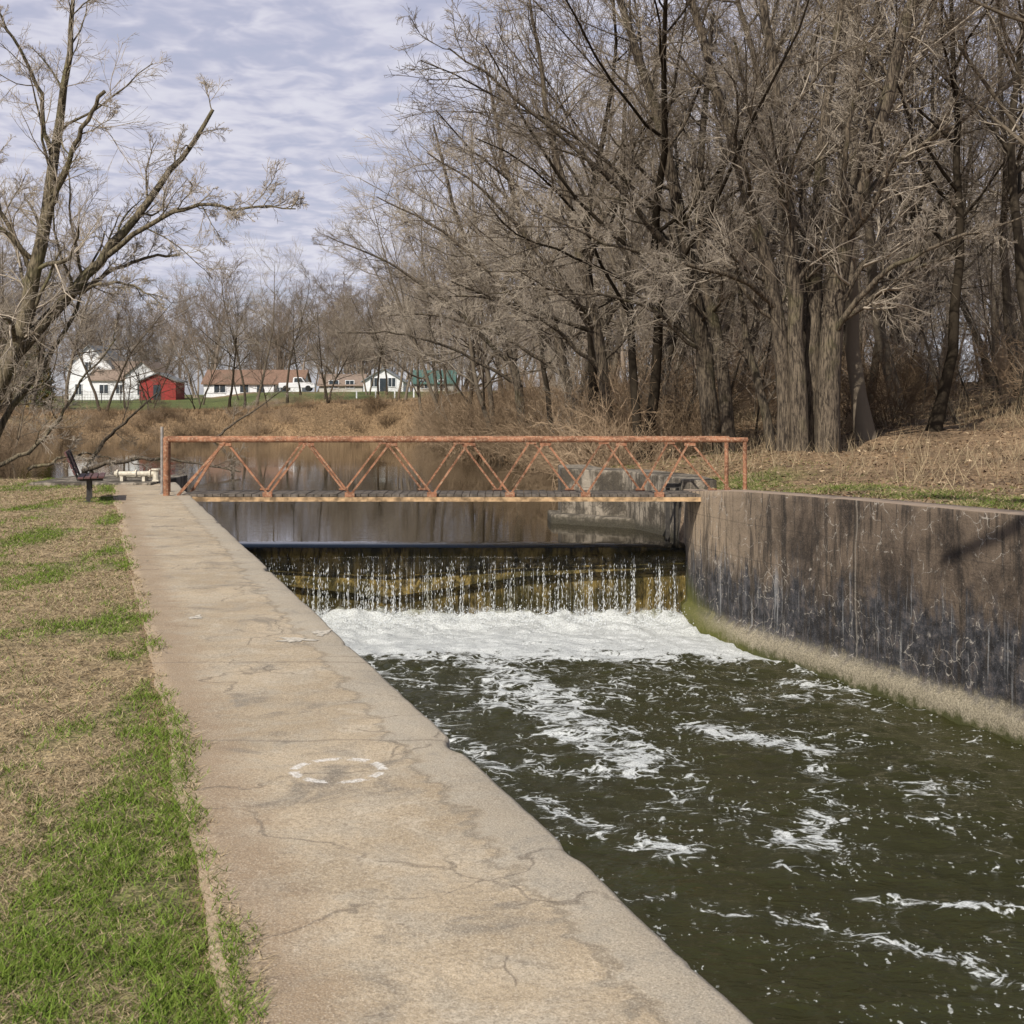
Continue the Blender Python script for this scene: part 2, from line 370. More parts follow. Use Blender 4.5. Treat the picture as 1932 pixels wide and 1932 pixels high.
def H(x,y): return float(height(np.array([x]),np.array([y]))[0])
def pathz(x,y): return (fbm(x*1.2,y*1.2,3,6)-.5)*.02+(vn(x*6,y*6,3)-.5)*.006
# ---------------------------------------------------------------- lawn grass
def blades(name,x,y,z,h,w,lean,cols):
    N=len(x);a=rng.random(N)*2*np.pi;b=rng.random(N)*2*np.pi
    dx=np.cos(a)*w;dy=np.sin(a)*w
    B=np.stack([x,y,z],1)
    v0=B+np.stack([-dx,-dy,0*x],1);v1=B+np.stack([dx,dy,0*x],1)
    v2=B+np.stack([np.cos(b)*lean*h,np.sin(b)*lean*h,h],1)
    V=np.stack([v0,v1,v2],1).reshape(-1,3);F=np.arange(3*N).reshape(-1,3)
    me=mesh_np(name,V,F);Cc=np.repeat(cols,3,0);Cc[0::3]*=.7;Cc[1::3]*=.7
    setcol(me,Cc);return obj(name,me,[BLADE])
N=330000
y=np.exp(rng.uniform(np.log(2.4),np.log(37),N))
ed=.47+(fbm(y*1.6,y*0,5,2)-.5)*.30
f=rng.random(N)**1.0
u=ed-f*(ed+.12*y+1.0)+rng.normal(0,.012,N)
x=u-K*y
g=lawn_green(x,y);tuft=fbm(x*9,y*7,3,92)
isg=rng.random(N)<np.clip(.05+.72*g+(tuft-.5)*.9*ss(0,.3,g+.1),0.02,.88)
fringe=(ed-u)<.06;isg&=~(fringe&(rng.random(N)<.4))
bare=fbm(x*1.7,y*1.2,3,77)
keep=(rng.random(N)<np.where(bare<.38,.35,1)*np.where(fringe,.5,1))
h=np.where(isg,rng.uniform(.012,.042,N),rng.uniform(.006,.026,N))*(1+1.2*(tuft-.5));lean=np.where(isg,rng.uniform(.3,1.8,N),rng.uniform(.8,5,N))
cg=np.array([.135,.21,.036])[None]*rng.uniform(.5,1.5,(N,1))+rng.uniform(0,.05,(N,1))*np.array([[1,.7,.2]])
cd=np.array([.50,.39,.24])[None]*rng.uniform(.3,1.35,(N,1))
cols=np.where(isg[:,None],cg,cd)
zz=np.where((u>.40)&(y<31),np.maximum(height(x,y),pathz(x,y)),height(x,y))
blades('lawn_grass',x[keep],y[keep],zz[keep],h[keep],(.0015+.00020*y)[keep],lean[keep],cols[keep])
N=110000
y=rng.uniform(14,40,N);u=rng.uniform(11.98,17,N);x=u-K*y
k=(rng.random(N)<.06+ss(.40,.55,fbm(x*.6,y*.6,3,31))*ss(16.,13.4,u)*ss(12.05,12.6,u));x=x[k];y=y[k];N=len(x)
isg=rng.random(N)<.55
cols=np.where(isg[:,None],np.array([.13,.185,.035])*rng.uniform(.6,1.5,(N,1)),np.array([.44,.34,.20])*rng.uniform(.5,1.3,(N,1)))
blades('bank_grass',x,y,height(x,y),rng.uniform(.02,.08,N),np.full(N,.006),rng.uniform(.3,3,N),cols)
N=150000
y=rng.uniform(12,75,N);u=12.1+rng.random(N)**1.3*34;x=u-K*y
k=(sdf(x,y)>.3)&(x<y*.45+2)&(rng.random(N)<.15+1.2*fbm(x*.8,y*.8,3,66)**1.5);x=x[k];y=y[k];N=len(x)
base=np.array([[.30,.205,.12],[.20,.13,.08],[.42,.32,.21],[.09,.06,.045]])[rng.integers(0,4,N)]*rng.uniform(.5,1.2,(N,1))
a=rng.random(N)*6.28;w=rng.uniform(.012,.035,N);el_=rng.uniform(.5,2.5,N)
B=np.stack([x,y,height(x,y)+.012],1)
e1=np.stack([np.cos(a)*w*el_,np.sin(a)*w*el_,rng.normal(0,.5,N)*w],1);e2=np.stack([-np.sin(a)*w*.6,np.cos(a)*w*.6,rng.normal(0,.5,N)*w],1)
V=np.stack([B-e1,B-e2,B+e1,B+e2],1).reshape(-1,3)
me=mesh_np('leaf_litter',V,np.arange(4*N).reshape(-1,4));setcol(me,np.repeat(base,4,0));obj('leaf_litter',me,[BLADE])
N=26000
y=rng.uniform(22,60,N);u=14+rng.random(N)*26;x=u-K*y;k=(sdf(x,y)>.5)&(fbm(x*.5,y*.5,3,71)>.47)&(x<.42*y+2);x=x[k];y=y[k];N=len(x)
blades('dry_stalks',x,y,height(x,y),rng.uniform(.1,.65,N),np.full(N,.008),rng.uniform(.1,1.2,N),np.array([.42,.33,.21])*rng.uniform(.45,1.2,(N,1)))
N=12000
x=rng.uniform(-15.5,-10.8,N);y=33.5+rng.random(N)*3+(-11-x)*.6
k=(sdf(x,y)>-.2);x=x[k];y=y[k];N=len(x)
hh=rng.uniform(.2,.75,N)*(.4+fbm(x*1.5,y,3,9))
blades('dry_reeds',x,y,height(x,y),hh,np.full(N,.008),rng.uniform(.1,.7,N),np.array([.48,.37,.22])*rng.uniform(.5,1.2,(N,1)))
N=45000
x=rng.uniform(-48,-4,N);y=rng.uniform(112,136,N);k=(sdf(x,y)>.1)&(rng.random(N)<.1+.9*fbm(x*.35,y*.35,4,29)**1.3*1.6);x=x[k];y=y[k];N=len(x)
blades('far_bank_weeds',x,y,height(x,y),rng.uniform(.1,.5,N)*(.3+fbm(x*.3,y*.3,3,39)),np.full(N,.03),rng.uniform(.1,.9,N),np.array([.36,.25,.15])*rng.uniform(.4,1.3,(N,1)))
# ---------------------------------------------------------------- left path / wall
yv=np.arange(-8,31.2,.05);n=len(yv)
j=(fbm(yv*1.3,yv*0,4,13)-.5)*.02+(fbm(yv*9,yv*0,3,15)-.5)*.010+(np.maximum(0,fbm(yv*2.4,yv*0+5,3,14)-.70))*-.3
jl=(fbm(yv*.9,yv*0+2,5,19)-.5)*.16
prof=[(.38,-.10,-1),(.40,-.004,-1)]+[(q,0.,0) for q in np.arange(.5,1.78,.08)]+[(1.800,-.002,1),(1.822,-.009,1),(1.830,-.028,1),(1.832,-.12,.7),(1.83,-.5,.2),(1.83,-3.2,0)]
V=np.zeros((len(prof),n,3))
for i,(uu,z0,w) in enumerate(prof):
    ue=uu+(j*w if w>=0 else jl);xx=ue-K*yv
    V[i,:,0]=xx;V[i,:,1]=yv
    V[i,:,2]=z0+(pathz(xx,yv) if z0>-.05 else 0)
me=mesh_np('concrete_path',V.reshape(-1,3),grid(*V.shape[:2])[:,::-1],True)
o=obj('concrete_path',me,[PATH])
MB().add([(1.83-K*31.13,31.13,0),(.4-K*31.13,31.13,0),(.4-K*31.13,31.13,-3.2),(1.83-K*31.13,31.13,-3.2)],[(0,1,2,3)]).obj('path_end',OLD,o)
def pz(x,y): return float(pathz(np.array([x]),np.array([y]))[0])+.004
def blob(mb,cx,cy,rx,ry,seed,n=40):
    r_=np.random.default_rng(seed);ph=r_.random(6)*6
    v=[(cx,cy,pz(cx,cy))]
    for i in range(n):
        a=2*math.pi*i/n;k=1+.3*math.sin(3*a+ph[0])+.2*math.sin(5*a+ph[1])+.18*math.sin(9*a+ph[2])+.12*math.sin(14*a+ph[3])
        px,py=cx+math.cos(a)*rx*k,cy+math.sin(a)*ry*k;v.append((px,py,pz(px,py)))
    mb.add(v,[(0,i+1,(i+1)%n+1) for i in range(n)])
CHIP=simple('chipped_mortar',(.50,.45,.37),.9,.35,30,.5)
mb=MB();blob(mb,-2.52,11.35,.05,.08,1);blob(mb,-1.56,10.25,.12,.10,2);blob(mb,-1.42,10.6,.06,.12,4)
mb.obj('mortar_patch',CHIP)
mb=MB();mb.box(-10.2,-7.62,30.0,33.4,-2.,.05);mb.box(-9.2,-8.15,33.4,34.6,-2.,-.02)
mb.obj('concrete_abutment',OLD,bevel=.03)
# ---------------------------------------------------------------- right wall
ky=[-10,17.7,21.5,24.6,26.3,27.3,28.4];kx=[11.55+K*10,6.36,5.09,3.98,3.52,3.40,3.42];kz=[.34,.32,.26,.19,.10,.03,.0]
yv=np.arange(-10,28.41,.1);xb=np.interp(yv,ky,kx)
ker=np.hanning(15);ker/=ker.sum();xb=np.convolve(np.pad(xb,7,mode='reflect',reflect_type='odd'),ker,'valid')
zt=np.interp(yv,ky,kz)
zl=np.linspace(0,1,36);rows=[]
for t in zl:
    z=-3.1+(zt+3.1)*t
    dx=-.10*ss(-2.12,-2.2,z)+(fbm(yv*1.5,z*1.5,4,41)-.5)*.06-.02*(fbm(yv*6,z*6,2,43)-.5)
    rows.append(np.stack([xb+dx,yv,z],1))
tp=(fbm(yv*2,yv*0,3,44)-.5)*.05
rows.append(np.stack([xb+.03,yv,zt+.012+tp*.3],1));rows.append(np.stack([xb+.3,yv,zt+.015+tp],1));rows.append(np.stack([xb+.55,yv,zt+.01],1));rows.append(np.stack([xb+.56,yv,zt-.6],1))
V=np.array(rows);me=mesh_np('channel_wall',V.reshape(-1,3),grid(*V.shape[:2]),True)
wall=obj('channel_wall',me,[WALL])
mb=MB();mb.prism([(1.15,35.6),(1.15,33.3),(2.55,32.0),(3.3,29.4),(3.42,28.45),(4.1,28.45),(4.0,30.3),(3.2,32.7),(2.1,34.0),(1.9,35.6)],-3,.2)
pier=mb.obj('wing_wall',OLD,bevel=.03)
mb=MB();mb.prism([(.85,34.2),(.9,32.95),(2.45,31.65),(3.0,31.2),(3.1,33)],-3,-.83);mb.obj('wing_wall_footing',OLD,pier,bevel=.05)
STEEL=simple('dark_steel',(.05,.045,.04),.6,.3,12,.2)
mb=MB();mb.box(3.12,3.2,28.8,28.9,-1.6,.1);mb.box(3.36,3.42,28.6,28.7,-1.6,.12);mb.box(3.1,3.44,28.62,28.9,.02,.1);mb.obj('gate_guide',STEEL)
# ---------------------------------------------------------------- water
zd=-2.5
uv=np.arange(1.75,12.05,.055);yv=np.concatenate([np.arange(-8,8,.2),np.arange(8,27.86,.055)])
U,Y=np.meshgrid(uv,yv,indexing='ij');X=U-K*Y
turb=np.exp(-np.maximum(0,27.75-Y)/1.6)
Zw=zd+(fbm(X*1.1,Y*1.6,3,51)-.5)*.12+(fbm(X*4,Y*5,3,52)-.5)*(.05+.06*np.exp(-np.maximum(0,27-Y)/5))+turb*((fbm(X*3,Y*3,4,53)-.4)*.42)+.10*np.exp(-((27.6-Y)/.35)**2)
segs=[([(-2.6,26),(-.9,24.3),(-.1,22.3),(.5,20),(1.1,18),(1.5,16.6)],.75,.55),([(1.5,16.6),(1.9,15.3),(2.5,14.0),(2.9,13.2)],.45,.36),
([(2.3,18.5),(2.9,18),(3.6,17.3)],.42,.50),([(-1.6,19.6),(-.57,17.7),(-.04,15.9),(.5,14.6),(1.1,13.7),(1.6,13.2)],.3,.42),
([(2.3,12.9),(2.9,13.1)],.2,.42),([(3.0,12.2),(3.6,11.95),(4.2,11.8)],.16,.48),([(1.2,12.1),(1.8,11.7),(2.5,11.5)],.22,.36),
([(2.75,11.3),(3.3,10.8),(3.7,10.2),(4,9.6)],.2,.42),([(4.2,21.6),(4.7,21.3),(5.3,20.9)],.24,.5),([(3.6,17.3),(3.5,15.6),(3.1,14.2),(2.5,12.9)],.35,.36),
([(.3,17.),(.9,15.2),(2.2,14.3)],.4,.32),([(2.4,26),(3.0,23.4),(4.6,20.3)],.3,.3),([(4.5,16.5),(4.4,14),(4.9,13)],.5,.30),([(-.2,20),(-1.3,21.5),(-2.6,24)],.6,.36),([(1.2,20.5),(2.4,20),(3,18.6)],.4,.30),
([(.2,13),(.9,12.2),(1.2,11)],.3,.24),([(3.3,13.8),(4,13.2),(4.6,12.4)],.4,.28)]
foam=np.zeros_like(X)
for pts,w,s in segs:
    for a,b in zip(pts[:-1],pts[1:]):
        ex,ey=b[0]-a[0],b[1]-a[1];t=np.clip(((X-a[0])*ex+(Y-a[1])*ey)/(ex*ex+ey*ey),0,1)
        d=np.hypot(X-a[0]-ex*t,(Y-a[1]-ey*t)*.8)
        foam=np.maximum(foam,s*np.exp(-(d/w)**2))
foam=np.maximum(foam,ss(21.0,25.6,Y+(fbm(X*.8,Y*.8,3,55)-.5)*3.5)*.95)
foam=np.maximum(foam,.08+.18*ss(12,24,Y))
foam=np.clip(foam+(fbm(X*.9,Y*.9,3,56)-.5)*.16,0,1.2)
me=mesh_np('channel_water',np.stack([X,Y,Zw],-1).reshape(-1,3),grid(*X.shape),True)
setcol(me,np.repeat(foam.reshape(-1,1),3,1),'foam')
obj('channel_water',me,[W_DN])
mb=MB();mb.add([(-7.4,28.45,-1.05),(4,28.45,-1.05),(25,60,-1.05),(25,140,-1.05),(-70,140,-1.05),(-70,60,-1.05),(-8.2,31.3,-1.05)],[(0,1,2,3,4,5,6)]);mb.obj('pond_water',W_UP)
WEIR,nt,b,co=mat('mossy_weir',.6)
n1=noi(nt,scl(nt,co,(1,1,.3)),7,4,.7,.4);n2=noi(nt,co,1.1,4,.6)
c=mx(nt,mapr(nt,n1,.35,.65),(.05,.038,.017),(.36,.27,.11));c=mx(nt,mapr(nt,n2,.45,.58,0.,.75),c,(.045,.042,.015))
setc(nt,b,c);bump(nt,b,n1,.8,.05)
mb=MB();mb.box(-6.6,3.6,28.2,28.42,-3.2,-1.10)
T0=[(-6.6,-1.3),(-2.4,-1.75),(.2,-1.35),(3.6,-1.15)];
v=[(x,28.19,z) for x,z in T0]+[(x,27.86,z-.32) for x,z in T0]+[(x,28.05,z-.45) for x,z in T0]+[(x,28.05,-3) for x,z in T0]
f=[]
for r in range(3):
    for i in range(3): f.append((r*4+i,r*4+i+1,r*4+i+5,r*4+i+4))
mb.add(v,f)
weir=mb.obj('weir',WEIR)
xs=np.arange(-6.6,3.58,.03)
pr=[(28.6,-1.052),(28.45,-1.052),(28.25,-1.058),(28.1,-1.075),(28.0,-1.11),(27.93,-1.17),(27.88,-1.28),(27.83,-1.45),(27.79,-1.65),(27.75,-1.9),(27.72,-2.15),(27.7,-2.5)]
V=np.zeros((len(pr),len(xs),3))
for i,(yy,z) in enumerate(pr):
    t=i/(len(pr)-1);V[i,:,0]=xs;V[i,:,1]=yy+(fbm(xs*5,xs*0+t,3,61)-.5)*.10*t-.10*np.sin((xs+6.6)/10.2*math.pi)*(i>1);V[i,:,2]=z-(.012*np.abs(fbm(xs*1.5,xs*0,2,62)) if i>2 else 0)
me=mesh_np('waterfall_sheet',V[2:].reshape(-1,3),grid(len(pr)-2,len(xs)),True)
wf=empty('waterfall');obj('sheet',me,[NAPPE],wf)
me=mesh_np('crest',V[:5].reshape(-1,3)+np.array([0,0,.004]),grid(5,len(xs)),True);obj('crest',me,[W_UP],wf)
DROP,nt,b,co=mat('water_drops',.15);b.inputs['Base Color'].default_value=(.85,.88,.9,1);b.inputs['Specular IOR Level'].default_value=.6
def octs(c,rx,rz):
    N=len(c);o=np.array([(1,0,0),(0,1,0),(-1,0,0),(0,-1,0),(0,0,1),(0,0,-1)],float)
    V=c[:,None,:]+o[None]*np.stack([rx,rx,rz],1)[:,None,:]
    f=np.array([(0,1,4),(1,2,4),(2,3,4),(3,0,4),(1,0,5),(2,1,5),(3,2,5),(0,3,5)])
    return V.reshape(-1,3),(f[None]+(np.arange(N)*6)[:,None,None]).reshape(-1,3)
N=6500
lanes=rng.uniform(-6.5,3.4,340);lw=rng.random(340)**3;lw/=lw.sum();li=rng.choice(340,N,p=lw);lx=lanes[li]+rng.normal(0,.012,N)
q=rng.random(N)**.5;z=-1.2-1.25*q;yy=np.interp(-z,[1.05,1.28,1.65,2.5],[28.0,27.86,27.77,27.66])+rng.normal(0,.03,N)-.10*np.sin((lx+6.6)/10.2*math.pi)
Vd,Fd=octs(np.stack([lx,yy,z],1),rng.uniform(.002,.005,N),rng.uniform(.01,.06,N))
obj('falling_drops',mesh_np('falling_drops',Vd,Fd,True),[DROP],wf)
N=8000
x=rng.uniform(-6,3.4,N);y=27.5-rng.exponential(.35,N);z=zd+rng.exponential(.07,N)+.03
Vd,Fd=octs(np.stack([x,y,z],1),rng.uniform(.004,.013,N),rng.uniform(.004,.013,N))
obj('spray',mesh_np('spray',Vd,Fd,True),[DROP],wf)
# ---------------------------------------------------------------- bridge
br=empty('footbridge')
yF,yR,sh=26.5,27.65,-.25
DECK=simple('weathered_planks',(.12,.10,.08),.85,.45,9,.4)
CH=simple('chord_steel',(.36,.24,.13),.75,.55,7,.4)
for nm,yy,dx,L,Rr in(('front_truss',yF,0,-6.44,4.34),('rear_truss',yR,sh,-6.70,4.34-.17)):
    mb=MB()
    mb.tube((L,yy,1.04),(Rr+.05,yy,1.04),.048,12)
    tops=[-5.35,-3.81,-2.26,-.8,.61,2.02,3.30];bots=[-6.23,-4.55,-3.02,-1.49,-.04,1.37,2.74,4.14]
    rd=.026
    for i,t in enumerate(tops):
        mb.tube((bots[i]+(dx if i else 0),yy,.0),(t+dx,yy,1.0),rd if i else .036,4)
        mb.tube((t+dx+.03,yy+.03,1.0),(min(bots[i+1]+dx+.02,Rr),yy+.03,.0),rd,4)
        mb.box(t+dx-.09,t+dx+.12,yy-.012,yy+.012,.93,1.0)
        mb.box(bots[i+1]+dx-.09,bots[i+1]+dx+.09,yy-.054,yy-.03,-.02,.07)
    mb.obj(nm,RUST,br)
    mb=MB();mb.tube((L,yy,-.05),(L,yy,1.08),.062,12);mb.tube((Rr,yy,-.02),(Rr,yy,1.04),.04,10)
    mb.obj(nm+'_posts',RUST,br)
    mb=MB();mb.box(-6.2,4.15,yy-.05,yy-.035,-.085,-.025);mb.box(-6.2,4.15,yy-.07,yy+.03,-.105,-.085)
    mb.obj(nm+'_chord',CH,br)
mb=MB();xx=-6.15
while xx<4.1:
    w=.145;z=.0+rng.uniform(-.006,.006);mb.box(xx,xx+w-.012,yF-.02+rng.uniform(-.02,.02),yR+.02,z-.02,z+.03);xx+=w
mb.obj('deck_planks',DECK,br)
mb=MB()
for xx in bots[1:-1]: mb.box(xx-.04,xx+.04,yF-.03,yR,-.082,-.03)
mb.obj('floor_beams',STEEL,br)
GALV=simple('galvanised',(.26,.24,.22),.6,.3,10,.2)
mb=MB();mb.tube((-6.62,26.9,0),(-6.62,26.9,1.28),.028,8);mb.box(-6.66,-6.58,26.86,26.94,0,.02);mb.obj('gauge_post',GALV)
# ---------------------------------------------------------------- bench
bn=empty('park_bench',(-7.42,24.7,0))
BW=simple('bench_slats',(.12,.06,.055),.55,.25,15,.2)
mb=MB();Lb=1.5
for i in range(4):
    x0=-.12+i*.115;mb.box(x0,x0+.095,0,Lb,.40+.004*i,.435+.004*i)
mb.obj('seat',BW,bn,bevel=.006)
mb=MB()
for i in range(4):
    z0=.48+i*.105;x0=-.15-.045*i
    v=[(x0,0,z0),(x0-.035,0,z0+.085),(x0-.065,0,z0+.075),(x0-.03,0,z0-.01)];v+=[(a,Lb,c) for a,_,c in v]
    mb.add(v,[(0,1,2,3),(7,6,5,4),(0,4,5,1),(1,5,6,2),(2,6,7,3),(3,7,4,0)])
mb.obj('backrest',BW,bn,bevel=.004)
mb=MB()
for yy in(.25,1.25):
    mb.box(.02,.09,yy-.03,yy+.03,-.05,.40);mb.box(-.14,.30,yy-.025,yy+.025,.36,.398)
    mb.tube((-.12,yy,.38),(-.31,yy,.88),.022,6);mb.box(-.03,.14,yy-.08,yy+.08,-.02,.0)
mb.obj('frame',STEEL,bn)
bn.rotation_euler=(0,0,math.atan(K)*.9)
CR=simple('cream_paint',(.55,.50,.40),.6,.25,14,.2)
vp=empty('valve_pipe',(-8.0,30.6,.05))
mb=MB();mb.tube((-.55,0,.16),(.32,0,.16),.055,12);mb.tube((-.5,.22,.10),(.25,.22,.10),.035,10);mb.obj('pipe',CR,vp)
mb=MB()
for xx in(-.5,-.1,.2): mb.tube((xx,0,.16),(xx+.03,0,.16),.09,14)
mb.tube((.34,0,0),(.34,0,.24),.07,12);mb.tube((.34,0,.24),(.34,0,.27),.10,14);mb.box(.27,.41,-.07,.07,0,.03)
for xx in(-.42,.05): mb.box(xx,xx+.06,-.05,.27,0,.10)
mb.obj('flanges',CR,vp)
# ---------------------------------------------------------------- tree engine
def nrm(a): return a/(np.linalg.norm(a,axis=-1,keepdims=True)+1e-9)
def grow(P,R,m,tmin,tmax,a0,a1,ratio,nseg,rr,up,wob,rmin,Lmax=99):
    N,n,_=P.shape;seg=np.diff(P,axis=1);Lt=np.linalg.norm(seg,axis=2).sum(1)
    t=tmin+(tmax-tmin)*(np.arange(m)[None]+rng.random((N,m)))/m
    idx=t*(n-1);i0=np.minimum(idx.astype(int),n-2);f=(idx-i0)[...,None];r=np.arange(N)[:,None]
    pos=P[r,i0]*(1-f)+P[r,i0+1]*f;tan=nrm(seg[r,i0]);rad=R[r,i0]*(1-f[...,0])+R[r,i0+1]*f[...,0]
    perp=nrm(np.cross(tan,rng.normal(size=tan.shape)));a=rng.uniform(a0,a1,(N,m))[...,None]
    d=nrm(tan*np.cos(a)+perp*np.sin(a)).reshape(-1,3)
    L=np.minimum(Lt[:,None]*ratio*(1.2-.75*t)*rng.uniform(.55,1.35,(N,m)),Lmax).ravel()[:,None]
    M=N*m;Q=np.zeros((M,nseg+1,3));Q[:,0]=pos.reshape(-1,3)
    for k in range(nseg):
        d=nrm(d+wob*rng.normal(size=d.shape)+np.array([0,0,up]));Q[:,k+1]=Q[:,k]+d*L/nseg
    r0=np.maximum(rad.ravel()*rr,rmin)[:,None]
    RR=np.maximum(r0*np.linspace(1,.3,nseg+1)[None],rmin*.6)
    return Q,RR
def tubes(P,R,s):
    N,n,_=P.shape;T=nrm(np.gradient(P,axis=1))
    m=np.abs(T[...,2].mean(1))>.75
    ref=np.where(m[:,None],np.array([1,.13,0.]),np.array([.05,.02,1.]))[:,None,:]
    A=nrm(np.cross(T,ref));B=np.cross(T,A)
    th=np.arange(s)*2*np.pi/s
    V=P[:,:,None]+R[:,:,None,None]*(np.cos(th)[None,None,:,None]*A[:,:,None]+np.sin(th)[None,None,:,None]*B[:,:,None])
    V=V.reshape(-1,3)
    b=(np.arange(N)*n*s)[:,None,None];i=(np.arange(n-1)*s)[None,:,None];k=np.arange(s)[None,None]
    a0=b+i+k;a1=b+i+(k+1)%s
    F=np.stack([a0,a1,a1+s,a0+s],-1).reshape(-1,4)
    return V,F
def assemble(name,levels):
    Vs=[];Fs=[];Ms=[];o=0
    for P,R,s,mi in levels:
        V,F=tubes(P,R,s);Vs.append(V);Fs.append(F+o);Ms.append(np.full(len(F),mi));o+=len(V)
    return mesh_np(name,np.vstack(Vs),np.vstack(Fs),True,np.concatenate(Ms))
def stem(base,d,L,r0,r1,n,wob,up):
    P=[np.array(base,float)];d=np.array(d,float);d/=np.linalg.norm(d)
    for i in range(n):
        d=d+wob*rng.normal(size=3)+np.array([0,0,up]);d/=np.linalg.norm(d);P.append(P[-1]+d*L/n)
    R=r0+(r1-r0)*np.linspace(0,1,n+1)**.8;R[0]*=1.35
    return np.array(P),R
def tree_mesh(name,Ht,r0,nst=1,spread=.12,dens=1.,low=.3,lod=0):
    Ps=[];Rs=[]
    for i in range(nst):
        a=rng.random()*6.28;sp=spread*(1 if nst==1 else 1.6)
        p,r=stem((.22*math.cos(a)*(nst>1),.22*math.sin(a)*(nst>1),-.3),(math.cos(a)*sp,math.sin(a)*sp,1),Ht*rng.uniform(.85,1.05),r0*rng.uniform(.75,1.1),.02,13,.08,.02)
        Ps.append(p);Rs.append(r)
    P0=np.array(Ps);R0=np.array(Rs)
    if lod==2:
        L1=grow(P0,R0,int(13*dens),low,1.,.5,1.1,.46,5,.55,.05,.14,.04)
        L2=grow(*L1,8,.2,1.,.4,1.1,.5,3,.5,.04,.14,.02)
        L3=grow(*L2,8,.1,1.,.4,1.1,.6,1,.55,.02,.1,.014)
        return assemble(name,[(P0,R0,5,0),(*L1,3,0),(*L2,3,1),(*L3,3,1)])
    L1=grow(P0,R0,int(14*dens),low,1.,.55,1.15,.46,8,.55,.05,.12,.022)
    L2=grow(*L1,9,.2,1.,.4,1.1,.48,5,.5,.04,.11,.013)
    if lod==1:
        L3=grow(*L2,9,.1,1.,.35,1.,.58,2,.55,.03,.12,.010)
        return assemble(name,[(P0,R0,7,0),(*L1,4,0),(*L2,3,1),(*L3,3,1)])
    L3=grow(*L2,7,.12,1.,.35,1.,.55,3,.55,.03,.12,.008)
    L4=grow(*L3,4,.1,1.,.35,1.,.65,1,.6,.02,.1,.006)
    return assemble(name,[(P0,R0,9,0),(*L1,5,0),(*L2,4,1),(*L3,3,1),(*L4,3,1)])
def put(name,me,x,y,s=1,rz=None,lean=(0,0),parent=None,dz=0):
    o=bpy.data.objects.new(name,me);COL.objects.link(o)
    o.location=(x,y,H(x,y)+dz);o.scale=(s,s,s*rng.uniform(.95,1.08))
    o.rotation_euler=(lean[0],lean[1],rng.random()*6.28 if rz is None else rz)
    if parent:o.parent=parent
    return o
TM=[];MM=[];FM=[]
spec=[(17,.22,1,.10,1,.3),(16,.18,2,.16,.9,.25),(18,.28,1,.06,1.1,.32),(15,.15,3,.2,.7,.25),(17,.21,1,.2,1,.28),(14,.16,1,.25,1.1,.2),(19,.24,2,.1,.9,.35)]
for (h,r,ns,sp,de,lo) in spec:
    me=tree_mesh('bare_tree_mesh',h,r,ns,sp,de,lo);me.materials.append(BARKF);me.materials.append(TWIG);TM.append(me)
for (h,r,ns,sp,de,lo) in spec[:6]:
    me=tree_mesh('mid_tree_mesh',h,r,ns,sp,de,lo,1);me.materials.append(BARKF);me.materials.append(TWIG);MM.append(me)
for (h,r,ns,sp,de,lo) in spec[:4]:
    me=tree_mesh('far_tree_mesh',h,r*1.2,ns,sp,de,lo*.8,2);me.materials.append(TWIGF);me.materials.append(TWIGF);FM.append(me)
SM=[]
for i in range(4):
    P0,R0=stem((0,0,-.2),(rng.normal()*.15,rng.normal()*.15,1),rng.uniform(7,10),.05,.012,9,.08,.02);P0=P0[None];R0=R0[None]
    L1=grow(P0,R0,16,.15,1,.4,1.0,.28,4,.5,.06,.1,.01);L2=grow(*L1,6,.15,1,.4,1.,.5,3,.6,.03,.1,.007);L3=grow(*L2,3,.1,1,.4,1.,.6,1,.6,.02,.1,.0055)
    me=assemble('sapling_mesh',[(P0,R0,6,0),(*L1,4,1),(*L2,3,1),(*L3,3,1)]);me.materials.append(BARKF);me.materials.append(TWIG);SM.append(me)
BM=[]
for i in range(4):
    ns=24;a=rng.random(ns)*6.28;sp=rng.uniform(.1,.9,ns)
    Ps=[];Rs=[]
    for k in range(ns):
        p,r=stem((math.cos(a[k])*.6*rng.random(),math.sin(a[k])*.6*rng.random(),-.1),(math.cos(a[k])*sp[k],math.sin(a[k])*sp[k],1),rng.uniform(1.2,2.8),.014,.005,5,.17,-.05);Ps.append(p);Rs.append(r)
    P0=np.array(Ps);R0=np.array(Rs);L1=grow(P0,R0,7,.15,1,.4,1.2,.45,2,.7,.0,.15,.007);L2=grow(*L1,4,.1,1,.4,1.1,.55,1,.7,.0,.2,.006)
    me=assemble('brush_mesh',[(P0,R0,3,0),(*L1,3,0),(*L2,3,0)]);me.materials.append(CANE);BM.append(me)
